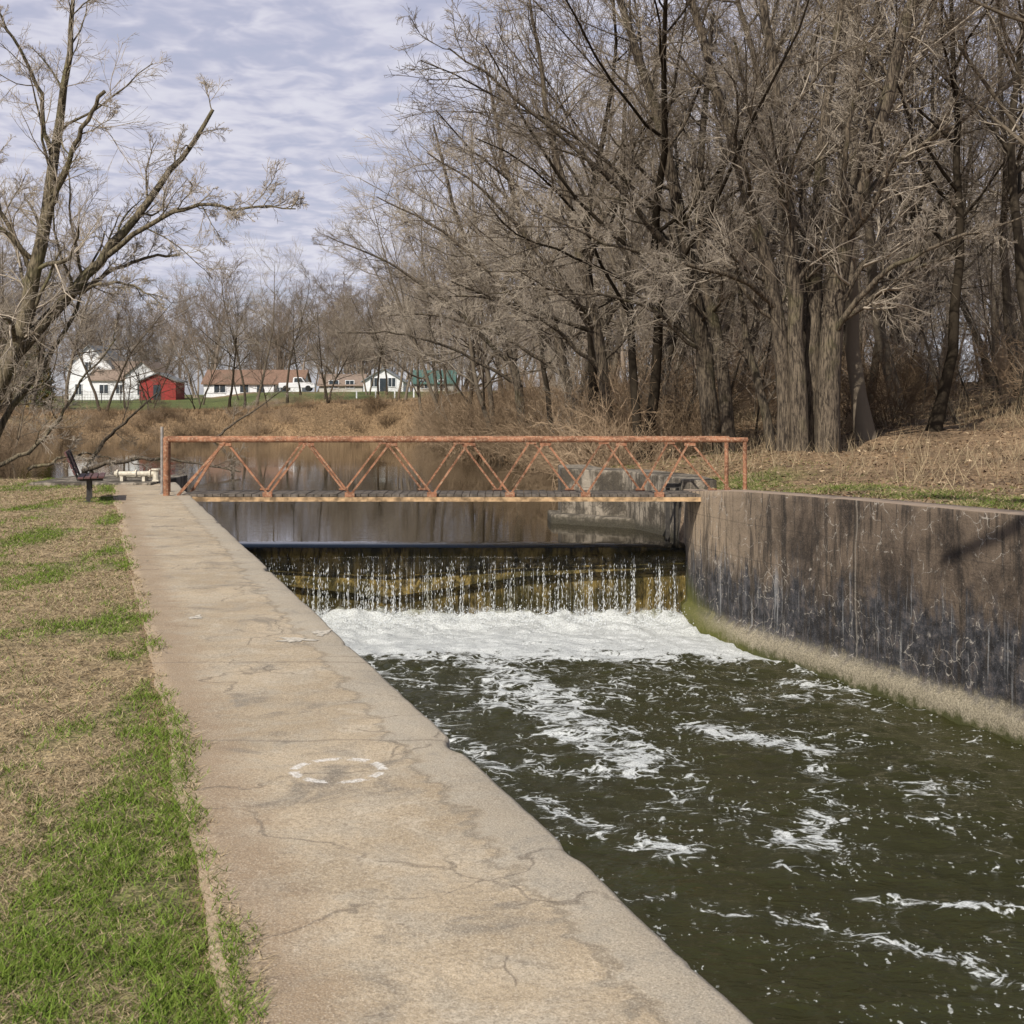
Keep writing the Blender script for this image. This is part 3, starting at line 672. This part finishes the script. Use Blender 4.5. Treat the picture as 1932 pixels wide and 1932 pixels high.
# ---------------------------------------------------------------- hero trees
def poly(pts,r0,r1,n):
    pts=np.array(pts,float);L=np.concatenate([[0],np.cumsum(np.linalg.norm(np.diff(pts,axis=0),axis=1))]);t=np.linspace(0,L[-1],n)
    P=np.stack([np.interp(t,L,pts[:,k]) for k in range(3)],1)
    if n>6:
        for _ in range(2): P[1:-1]=(P[:-2]+2*P[1:-1]+P[2:])/4
    P[1:-1]+=rng.normal(0,.025,P[1:-1].shape)
    return P,r0+(r1-r0)*np.linspace(0,1,n)
def hero(name,limbs,mats,dens,tw=1.0,up=.05):
    lv=[];NP=18;Ps=[];Rs=[];Sp=[]
    for pts,r0,r1,m in limbs:
        p,r=poly(pts,r0,r1,NP);Ps.append(p);Rs.append(r)
        if m: Sp.append((p,r,m))
    lv.append((np.array(Ps),np.array(Rs),10,0))
    for p,r,m in Sp:
        L1=grow(p[None],r[None],int(m*dens),.22,1,.5,1.2,.26*tw,8,.36,up,.14,.014,3.6)
        L2=grow(*L1,8,.15,1,.4,1.1,.5,5,.5,.03,.13,.009)
        L3=grow(*L2,6,.1,1,.35,1.,.58,3,.6,.02,.13,.0062)
        L4=grow(*L3,4,.1,1,.35,1.,.65,1,.6,.02,.1,.0048)
        lv+= [(*L1,5,0),(*L2,4,1),(*L3,3,1),(*L4,3,1)]
    me=assemble(name,lv);return obj(name,me,mats)
Yt=34.
limbs=[
([(-13.1,Yt,-.3),(-12.8,Yt,1.0),(-12.24,Yt,2.4),(-11.6,Yt-.1,3.5),(-11.35,Yt-.2,4.8),(-11.03,Yt-.3,6.05),(-10.9,Yt-.3,7.57),(-10.72,Yt-.2,8.84),(-10.53,Yt,9.85),(-10.6,Yt,10.9),(-10.3,Yt,12.3)],.27,.03,14),
([(-10.9,Yt-.3,7.57),(-11.2,Yt-.6,9.5),(-11.86,Yt-.9,10.6),(-12.6,Yt-1,12.)],.06,.015,8),
([(-12.1,Yt,2.7),(-11.3,Yt+.2,3.6),(-10.72,Yt+.3,4.28),(-9.83,Yt+.5,5.3),(-9.07,Yt+.7,6.43),(-8.44,Yt+.9,7.44),(-7.8,Yt+1,8.07),(-7.36,Yt+1,8.96)],.17,.045,10),
([(-9.83,Yt+.5,5.3),(-8.95,Yt,5.9),(-8.06,Yt-.3,6.18),(-7.17,Yt-.5,6.55),(-6.54,Yt-.6,6.2),(-5.78,Yt-.8,6.33),(-5.02,Yt-1,6.24)],.075,.015,14),
([(-11.03,Yt-.3,6.05),(-10.47,Yt-.8,7.06),(-9.96,Yt-1.2,7.95),(-9.3,Yt-1.5,8.86)],.075,.045,4),
([(-10.72,Yt+.3,4.28),(-9.7,Yt+.9,5.04),(-9.0,Yt+1.3,5.38),(-8.31,Yt+1.6,5.44)],.06,.03,5),
([(-10.72,Yt+.3,4.28),(-9.7,Yt-.5,4.6),(-8.7,Yt-1,4.47),(-8.06,Yt-1.3,4.0)],.055,.012,7),
([(-11.35,Yt-.2,4.8),(-11.9,Yt-.4,5.9),(-12.4,Yt-.7,7.2),(-13,Yt-1,8.5)],.07,.02,8),
([(-12.9,Yt+.3,-.2),(-12.2,Yt+.5,1.6),(-11.4,Yt+.6,2.6),(-10.9,Yt+.7,3.4),(-10.5,Yt+1,4.6),(-10.1,Yt+1.3,6.)],.10,.02,7),
([(-12.6,Yt,.1),(-11.6,Yt+.2,.55),(-10.9,Yt+.3,1.3),(-10.4,Yt+.4,2.3),(-9.6,Yt+.5,3.3)],.06,.015,6),
([(-11.9,Yt+1,.1),(-11.2,Yt+1,.35),(-10.5,Yt+1.1,.5),(-9.9,Yt+1.2,.35)],.045,.012,5)]
hero('leaning_tree',limbs,[BARKL,TWIG],1.1,1.15,.02)
Yr=36.
limbs=[
([(6.95,Yr,-.2),(6.89,Yr,2.54),(6.62,Yr-.2,4.55),(5.8,Yr-.5,7.2),(4.9,Yr-.8,9.9),(4.2,Yr-1,12.6),(3.6,Yr-1,15)],.23,.05,22),
([(7.25,Yr-.2,-.2),(7.15,Yr-.2,3.2),(7.0,Yr-.2,6.6),(6.75,Yr,9.2),(6.35,Yr,11.9),(6.1,Yr,15)],.25,.06,18),
([(7.95,Yr,-.2),(8.0,Yr,3.2),(8.36,Yr,5.9),(9.2,Yr-.2,8.6),(10.1,Yr-.3,11.9),(10.8,Yr-.3,15)],.34,.08,20),
([(7.6,Yr+.3,-.2),(7.76,Yr+.4,5.2),(7.96,Yr+.5,8.6),(8.5,Yr+.6,11.9),(8.8,Yr+.6,15)],.24,.06,18),
([(6.75,Yr-.1,4.),(5.9,Yr-.8,4.75),(4.9,Yr-1.5,4.95),(3.1,Yr-2.4,5.25),(1.8,Yr-3,5.6),(.6,Yr-3.4,6.1)],.09,.015,18),
([(7.96,Yr,3.3),(9.,Yr-1,4.9),(10.3,Yr-1.8,5.6),(12,Yr-2.6,6.1)],.09,.02,12),
([(7.0,Yr-.2,6.6),(5.9,Yr-1.2,8.5),(5.3,Yr-2,10.5)],.08,.03,9),
([(8.36,Yr,5.9),(8.2,Yr-1,8.),(8.6,Yr-1.5,10.5)],.10,.03,9)]
hero('riverbank_tree',limbs,[BARK,TWIG],.9)
Yr=38.5
limbs=[
([(5.5,Yr,-.3),(5.3,Yr,2.5),(4.8,Yr-.2,5.2),(4.2,Yr-.6,8.2),(3.3,Yr-1,11.),(2.2,Yr-1.5,14)],.28,.06,22),
([(5.9,Yr-.5,-.2),(5.6,Yr-.6,3),(5.0,Yr-.8,5.5),(4.9,Yr-1,8.),(5.3,Yr-1,12)],.20,.05,16),
([(4.9,Yr-.2,5),(3.3,Yr-1,6.9),(1.6,Yr-1.8,8.4),(-.2,Yr-2.4,9.7),(-1.6,Yr-2.6,10.7)],.10,.02,20),
([(6.9,Yr-1.5,-.2),(6.6,Yr-1.4,1.6),(6.1,Yr-1.2,3.4),(5.9,Yr-1,6)],.15,.04,10),
([(5.2,Yr,3.),(3.8,Yr-1,4.2),(2.2,Yr-2,4.6),(.6,Yr-2.5,4.4)],.06,.015,12)]
hero('riverbank_tree',limbs,[BARK,TWIG],.95)
for (x,y,hx,s) in((3.2,45,-3.6,1.),(2.4,54,-4.6,1.05),(.6,66,-5.6,1.1)):
    limbs=[([(x,y,-.3),(x-.3,y,3),(x+hx*.3,y-.5,6.5),(x+hx*.55,y-.8,10),(x+hx*.75,y-1,14.5)],.22*s,.04,20),
    ([(x+hx*.1,y,3.5),(x+hx*.6,y-1,6.2),(x+hx*1.1,y-1.5,8.2),(x+hx*1.6,y-2,9.3)],.11*s,.02,18),
    ([(x-.2,y,2.6),(x+hx*.6,y-1,4.3),(x+hx*1.1,y-2,5.0),(x+hx*1.5,y-2.5,4.9)],.08*s,.02,14),
    ([(x+hx*.3,y-.5,6.5),(x+1,y-1,9.5),(x+1.4,y-1,13.5)],.12*s,.03,14)]
    hero('leaning_shore_tree',limbs,[BARK,TWIG],.85,1.15)
# bank tree beside the viewer whose crown hangs over the channel
limbs=[([(11.8,4.5,.2),(10.4,5.,3.2),(8.0,6.,5.8),(5.2,7.6,7.2),(2.6,9.,7.9),(.6,10.2,8.4)],.30,.07,14),
([(8.0,6.,5.8),(6.0,8.6,7.2),(3.4,11.6,8.2),(1.4,13.8,8.8),(.0,15.4,9.4)],.17,.05,12),
([(9.2,5.5,4.6),(7.0,5.8,6.6),(4.6,6.2,8.2),(2.8,6.8,9.0)],.15,.04,10),
([(5.2,7.6,7.2),(4.6,10.4,8.2),(4.4,13.,9.2)],.12,.04,8)]
hero('overhanging_tree',limbs,[BARK,TWIG],.55,.8,.08)
# ---------------------------------------------------------------- forest
pts=[]
def ok(x,y,d):
    for a,b in pts:
        if (a-x)**2+(b-y)**2<d*d:return False
    return True
pts+= [(7.4,36),(5.5,38.5),(3.2,45),(2.4,54),(.6,66)]
xy=[(9.6,38.5,2),(11.5,39,0),(14,37,6),(3.8,41,1),(4.8,48.5,4),(2.9,50,4),(2.0,60,1),(-.4,71,5),(-1.2,78,4),(-2.6,87,5),(-4.3,96,1),(-5.8,106,4),(-7.,115,5),(16,42,2),(9.5,43,6)]
for x,y,k in xy:
    pts.append((x,y));put('bare_tree',TM[k] if y<65 else MM[k%6],x,y,rng.uniform(.95,1.12),lean=(0,rng.uniform(-.16,-.02)))
tries=0;cnt=0
while cnt<68 and tries<6000:
    tries+=1
    y=40+rng.random()**.9*75;x=rng.uniform(-10,.43*y+2)
    if sdf(np.array([x]),np.array([y]))[0]<1.2 or x+K*y<14: continue
    if not ok(x,y,2.6+y*.014): continue
    pts.append((x,y));cnt+=1
    put('bare_tree',TM[int(rng.integers(0,7))] if y<54 else MM[int(rng.integers(0,6))],x,y,rng.uniform(.9,1.15),lean=(rng.normal()*.05,rng.normal()*.06))
un=empty('forest_understory')
cnt=0
while cnt<70:
    y=rng.uniform(37,72);x=rng.uniform(0,.40*y+1)
    if sdf(np.array([x]),np.array([y]))[0]<.6 or x+K*y<16.5 or (x<9.5 and y<40): continue
    cnt+=1;put('sapling',SM[int(rng.integers(0,4))],x,y,rng.uniform(.45,1.1),lean=(rng.normal()*.12,rng.normal()*.12),parent=un)
bu=empty('bank_brush')
cnt=0
while cnt<255:
    r=rng.random();sc=rng.uniform(.6,1.3)
    if r<.45:
        y=rng.uniform(36,118);x=np.interp(y,[33,44,56,83,117],[2.4,2.1,1.6,-3.1,-8.3])+rng.exponential(2.0)+.2
    elif r<.60: y=rng.uniform(40,75);x=rng.uniform(8,.4*y+1)
    elif r<.75:
        y=rng.uniform(48,112);x=np.interp(y,[36,50,62,80,100,111],[-10.8,-16.8,-21.3,-29.3,-37.3,-33.3])-rng.exponential(1.6)-.6;sc*=.75
    else:
        x=rng.uniform(-44,-6);y=np.interp(x,[-33,-21,-12],[111,121,125])+rng.uniform(.3,9);sc*=.55
    d=sdf(np.array([x]),np.array([y]))[0]
    if d<-.2 or (x+K*y<15 and x+K*y>5 and y<34) or (x>4 and y<38): continue
    cnt+=1;put('brush',BM[int(rng.integers(0,4))],x,y,sc,lean=(rng.normal()*.15,rng.normal()*.15),parent=bu)
for x,y,k,s in[(-15.5,41,3,.5),(-14.2,37.5,5,.42),(-19,47,1,.6),(-23,56,0,.7),(-26,64,3,.75),(-31,76,4,.85),(-24,68,5,.45),(-36,86,2,.9),(-17,44,3,.4),(-42,92,5,.9),(-29,70,1,.6),(-21,51,5,.5),(-40,128,4,1.05),(-45,133,0,1.1),(-36.5,127,1,.85),(-48,126,2,1.1)]:
    put('bare_tree',TM[k] if y<60 else MM[k],x,y,s)
for x,y,k,s in[(-27,150,0,.92),(-24,152,4,.85),(-31,156,2,.8),(-19,146,5,.72),(-38,140,3,.6),(-34,134,1,.5),(-13,138,4,.7),(-29,131,3,.4),(-17,131,1,.6),(-52,145,0,.7),(-10,133,0,.75),(-23,134,5,.5),(-27.5,146,4,.85),(-36,165,1,.6),(-43,170,3,.55),(-21,160,3,.65),(-15,170,4,.8),(-12,150,2,.8),(-33,172,5,.6),(-26,175,0,.7),(-18,178,1,.7),(-8,160,4,.9),(-6,145,0,.9)]:
    put('bare_tree',MM[k],x,y,s)
dt=empty('distant_treeline')
for i in range(220):
    y=rng.uniform(222,320);x=rng.uniform(-.42*y-6,.24*y)
    put('far_tree',FM[int(rng.integers(0,4))],x,y,rng.uniform(.85,1.25),parent=dt)
for i in range(45):
    y=rng.uniform(118,160);x=rng.uniform(-.02*y,.40*y+4)
    put('far_tree',FM[int(rng.integers(0,4))],x,y,rng.uniform(.9,1.2),parent=dt)
for (a,b,c) in[((-22.5,107,-1.0),(-18.5,107.5,1.9),(-17.,108,3.2)),((-17.5,58,-1.0),(-13.5,56,-.4),(-10.5,55,-.9)),((-19,64,-.9),(-17,62,.8),(-15.2,61,2.2))]:
    hero('fallen_branch',[([a,((a[0]+b[0])/2,(a[1]+b[1])/2,(a[2]+b[2])/2+.2),b,c],.10,.03,7)],[BARK,TWIG],.8)
# ---------------------------------------------------------------- cedars
CED,nt,b=dmat('cedar_foliage');nt.links.new(nd(nt,'ShaderNodeAttribute',attribute_name='col').outputs['Color'],b.inputs[0])
for x,y,h,w in((-53.5,150,11.,3.6),(-57.5,158,9,3.3),(-49.8,149,7.5,2.3)):
    e=empty('cedar_tree',(x,y,H(x,y)))
    MB().tube((0,0,-.3),(0,0,h*.8),.18,8,.04).obj('trunk',BARK,e)
    N=9000;t=rng.random(N)**.7;a=rng.random(N)*6.28;lump=1+.3*np.sin(a*5+t*19)+.2*np.sin(a*9-t*31)
    r=w*(1-t)**.8*lump*rng.random(N)**.35*.8;z=.4+t*h-.15*r
    c0=np.stack([r*np.cos(a),r*np.sin(a),z],1);q=rng.normal(size=(N,2,3))*.17
    V=np.stack([c0-q[:,0],c0+q[:,0],c0+q[:,1]],1).reshape(-1,3)
    cl=np.where(rng.random((N,1))<.45,np.array([.16,.11,.03]),np.array([.06,.08,.02]))*rng.uniform(.6,1.4,(N,1))
    me=mesh_np('foliage',V,np.arange(3*N).reshape(-1,3));setcol(me,np.repeat(cl,3,0));obj('foliage',me,[CED],e)
# ---------------------------------------------------------------- houses
WH=simple('white_siding',(.70,.71,.72),.6,.08,3,0);RF_T=simple('tan_shingle',(.24,.18,.14),.85,.2,5,0);RF_O=simple('rust_shingle',(.21,.13,.09),.85,.25,5,0)
RF_G=simple('grey_shingle',(.20,.21,.22),.85,.2,5,0);GL=simple('window_glass',(.04,.05,.06),.15,.2,2,0);RED=simple('red_siding',(.27,.035,.03),.7,.15,4,0);GRN=simple('green_roof',(.07,.13,.11),.7,.15,4,0);BEI=simple('beige_siding',(.45,.43,.38),.7,.08,4,0)
def house(name,x0,x1,y0,y1,eave,ridge,axis,wm,rm,wins=(),door=None,zb=None):
    g=min(H(x0,y0),H(x1,y0))-.1 if zb is None else zb
    e=empty(name,(x0,y0,g));W=x1-x0;D=y1-y0;ev=eave-g;rg=ridge-g
    mb=MB();mb.box(0,W,0,D,-.5,ev)
    if axis=='y':
        for yy in(0,D): mb.add([(0,yy,ev),(W,yy,ev),(W/2,yy,rg)],[(0,1,2)])
    else:
        for xx in(0,W): mb.add([(xx,0,ev),(xx,D,ev),(xx,D/2,rg)],[(0,1,2)])
    mb.obj('walls',wm,e)
    mb=MB();o=.35;t=.16
    if axis=='y':
        sl=(rg-ev)/(W/2)
        for s in(-1,1):
            xa=-o if s<0 else W+o;za=ev-sl*o
            mb.add([(xa,-o,za+.02),(W/2,-o,rg+.02),(W/2,D+o,rg+.02),(xa,D+o,za+.02),(xa,-o,za+t),(W/2,-o,rg+t),(W/2,D+o,rg+t),(xa,D+o,za+t)],[(0,1,2,3),(7,6,5,4),(0,4,5,1),(2,6,7,3),(3,7,4,0)])
    else:
        sl=(rg-ev)/(D/2)
        for s in(-1,1):
            ya=-o if s<0 else D+o;za=ev-sl*o
            mb.add([(-o,ya,za+.02),(-o,D/2,rg+.02),(W+o,D/2,rg+.02),(W+o,ya,za+.02),(-o,ya,za+t),(-o,D/2,rg+t),(W+o,D/2,rg+t),(W+o,ya,za+t)],[(0,1,2,3),(7,6,5,4),(0,4,5,1),(2,6,7,3),(3,7,4,0)])
    mb.obj('roof',rm,e)
    mb=MB();mf=MB()
    for wx,wz,ww,hh in wins:
        mb.box(wx,wx+ww,-.06,-.01,wz,wz+hh)
        for q in((wx-.08,wx,wz-.08,wz+hh+.08),(wx+ww,wx+ww+.08,wz-.08,wz+hh+.08),(wx,wx+ww,wz+hh,wz+hh+.08),(wx,wx+ww,wz-.08,wz),(wx+ww/2-.03,wx+ww/2+.03,wz,wz+hh)): mf.box(q[0],q[1],-.1,-.012,q[2],q[3])
    if door: mb.box(door,door+.95,-.05,-.01,0,2.05)
    if mb.v: mb.obj('windows',GL,e)
    if mf.v: mf.obj('window_frames',WH,e)
    return e
house('white_farmhouse',-62.6,-56.3,200,210,7.0,10.0,'y',WH,RF_G,[(1.2,.9,.9,1.4),(3.8,.9,.9,1.4),(2.6,4.2,.9,1.2)])
house('garage_house',-53.3,-48.7,196,205,5.7,7.6,'y',WH,RF_T,[(1.7,.8,1.1,1.5)],None)
house('house_annex',-58.6,-53.4,198,206,5.2,7.7,'x',WH,RF_T,[(1.2,1.0,1.2,1.2),(3.5,1.0,.9,1.2)])
house('red_shed',-48.2,-43.5,184,189,4.7,5.7,'y',RED,RF_G,[],1.8)
house('ranch_house',-44,-30.,203,211,4.7,6.6,'x',WH,RF_O,[(1.5,1,1.6,1.1),(5.2,1,1.2,1.1),(10,1.,1.8,1.1)],7.6)
house('ranch_house',-29,-22.5,214,221,4.6,6.2,'x',BEI,RF_T,[(1.5,1,1.4,1.1),(4,1,1.2,1.1)])
house('white_cottage',-20.9,-15.3,200,208,5.0,6.7,'y',WH,RF_G,[(1,.9,1,1.2),(3.5,.9,1,1.2)],2.3)
house('green_roof_house',-14.2,-8.5,206,213,4.8,6.6,'x',BEI,GRN,[(1,.9,1,1.2),(3.5,.9,1,1.2)])
CARW=simple('white_car_paint',(.7,.7,.72),.3,.03,2,0);TYR=simple('tyre',(.02,.02,.02),.9,.1,9,0)
t=empty('pickup_truck',(-31.2,190,H(-31,190)))
sil=[(0,.45),(0,1.0),(.1,1.1),(1.9,1.12),(1.95,1.75),(2.15,1.85),(3.1,1.85),(3.55,1.2),(4.7,1.08),(4.85,.9),(4.85,.45)]
v=[(a,0,b) for a,b in sil]+[(a,1.8,b) for a,b in sil];n=len(sil)
MB().add(v,[(i,(i+1)%n,n+(i+1)%n,n+i) for i in range(n)]+[tuple(range(n))[::-1],tuple(range(n,2*n))]).obj('body',CARW,t,bevel=.05)
mb=MB()
mb.add([(2.1,-.02,1.2),(3.4,-.02,1.2),(3.02,-.02,1.75),(2.15,-.02,1.75)],[(0,1,2,3)]);mb.add([(3.14,.15,1.82),(3.14,1.65,1.82),(3.58,1.7,1.22),(3.58,.1,1.22)],[(0,1,2,3)]);mb.obj('windows',GL,t)
mb=MB()
for a in(.95,3.95):
    for yy in(-.03,1.6): mb.tube((a,yy,.38),(a,yy+.22,.38),.38,18)
mb.obj('wheels',TYR,t)
fe=empty('white_post_fence');mb=MB()
for x in np.arange(-18,-4,2.2): mb.box(x,x+.14,164,164.14,H(x,164)-.2,H(x,164)+.9)
mb.obj('posts',WH,fe)
fe=empty('chain_link_fence');mb=MB()
zt_=H(-55,176)
for x in np.arange(-70,-42,2.4): mb.tube((x,176,H(x,176)-.2),(x,176,zt_+1.5),.05,6)
for q in np.linspace(.1,1.45,8): mb.tube((-70,176,zt_+q),(-43,176,zt_+q),.022,4)
for x in np.arange(-70,-43,.35): mb.tube((x,176,zt_+.05),(x,176,zt_+1.45),.012,3)
mb.obj('mesh',STEEL,fe)
mb=MB();x,y=-62,170;mb.tube((x,y,0),(x,y,10.5),.10,8,.06);mb.tube((x,y,10.4),(x+1.2,y,10.8),.04,6);mb.box(x+1.1,x+1.7,y-.12,y+.12,10.7,10.85);mb.obj('street_lamp',GALV)
# ---------------------------------------------------------------- sky, sun, camera
to_sun=Vector((-.38,-.66,.64)).normalized()
w=bpy.data.worlds.new('World');scene.world=w;w.use_nodes=True;nt=w.node_tree
bg=nt.nodes['Background']
el=math.asin(to_sun.z);az=math.atan2(to_sun.x,to_sun.y)
sky=nd(nt,'ShaderNodeTexSky',sky_type='NISHITA',sun_disc=False,sun_elevation=el,sun_rotation=az,air_density=1.,dust_density=1.2)
g=nd(nt,'ShaderNodeTexCoord').outputs['Generated']
sp=nd(nt,'ShaderNodeSeparateXYZ',{0:g});zc=mt(nt,'ADD',mt(nt,'MAXIMUM',sp.outputs[2],0.),.10)
cv=nd(nt,'ShaderNodeCombineXYZ',{0:mt(nt,'DIVIDE',sp.outputs[0],zc),1:mt(nt,'DIVIDE',sp.outputs[1],zc),2:0.}).outputs[0]
n1=noi(nt,scl(nt,cv,(1.1,1.,1)),9.,3,.55,.35);n2=noi(nt,cv,.8,2,.6)
d=mt(nt,'ADD',mt(nt,'MULTIPLY',n1,.65),mt(nt,'MULTIPLY',n2,.6))
m_=mt(nt,'MULTIPLY',mapr(nt,d,.44,.68,.74,1.),mapr(nt,sp.outputs[2],-.02,.10,.5,1.))
m_=mt(nt,'MULTIPLY',m_,mapr(nt,sp.outputs[2],.28,.46,1.,.08))
cl=mx(nt,mapr(nt,d,.50,.76),(5.4,5.4,6.8),(7.2,7.2,8.1))
nt.links.new(mx(nt,m_,sky.outputs[0],cl),bg.inputs[0]);bg.inputs[1].default_value=.1
L=bpy.data.lights.new('sun','SUN');L.energy=5.0;L.angle=math.radians(.53);L.color=(1,.94,.84)
lo=bpy.data.objects.new('sun',L);COL.objects.link(lo);lo.rotation_euler=(-to_sun).to_track_quat('-Z','Y').to_euler();lo.location=(-20,-20,30)
cam=bpy.data.cameras.new('camera');co_=bpy.data.objects.new('camera',cam);COL.objects.link(co_)
co_.location=(0,0,1.7);co_.rotation_euler=(math.radians(90),0,0)
cam.lens=50;cam.sensor_width=36;cam.shift_y=-.105;cam.clip_end=5000;cam.clip_start=.05
cam.dof.use_dof=True;cam.dof.focus_distance=24;cam.dof.aperture_fstop=13
scene.camera=co_
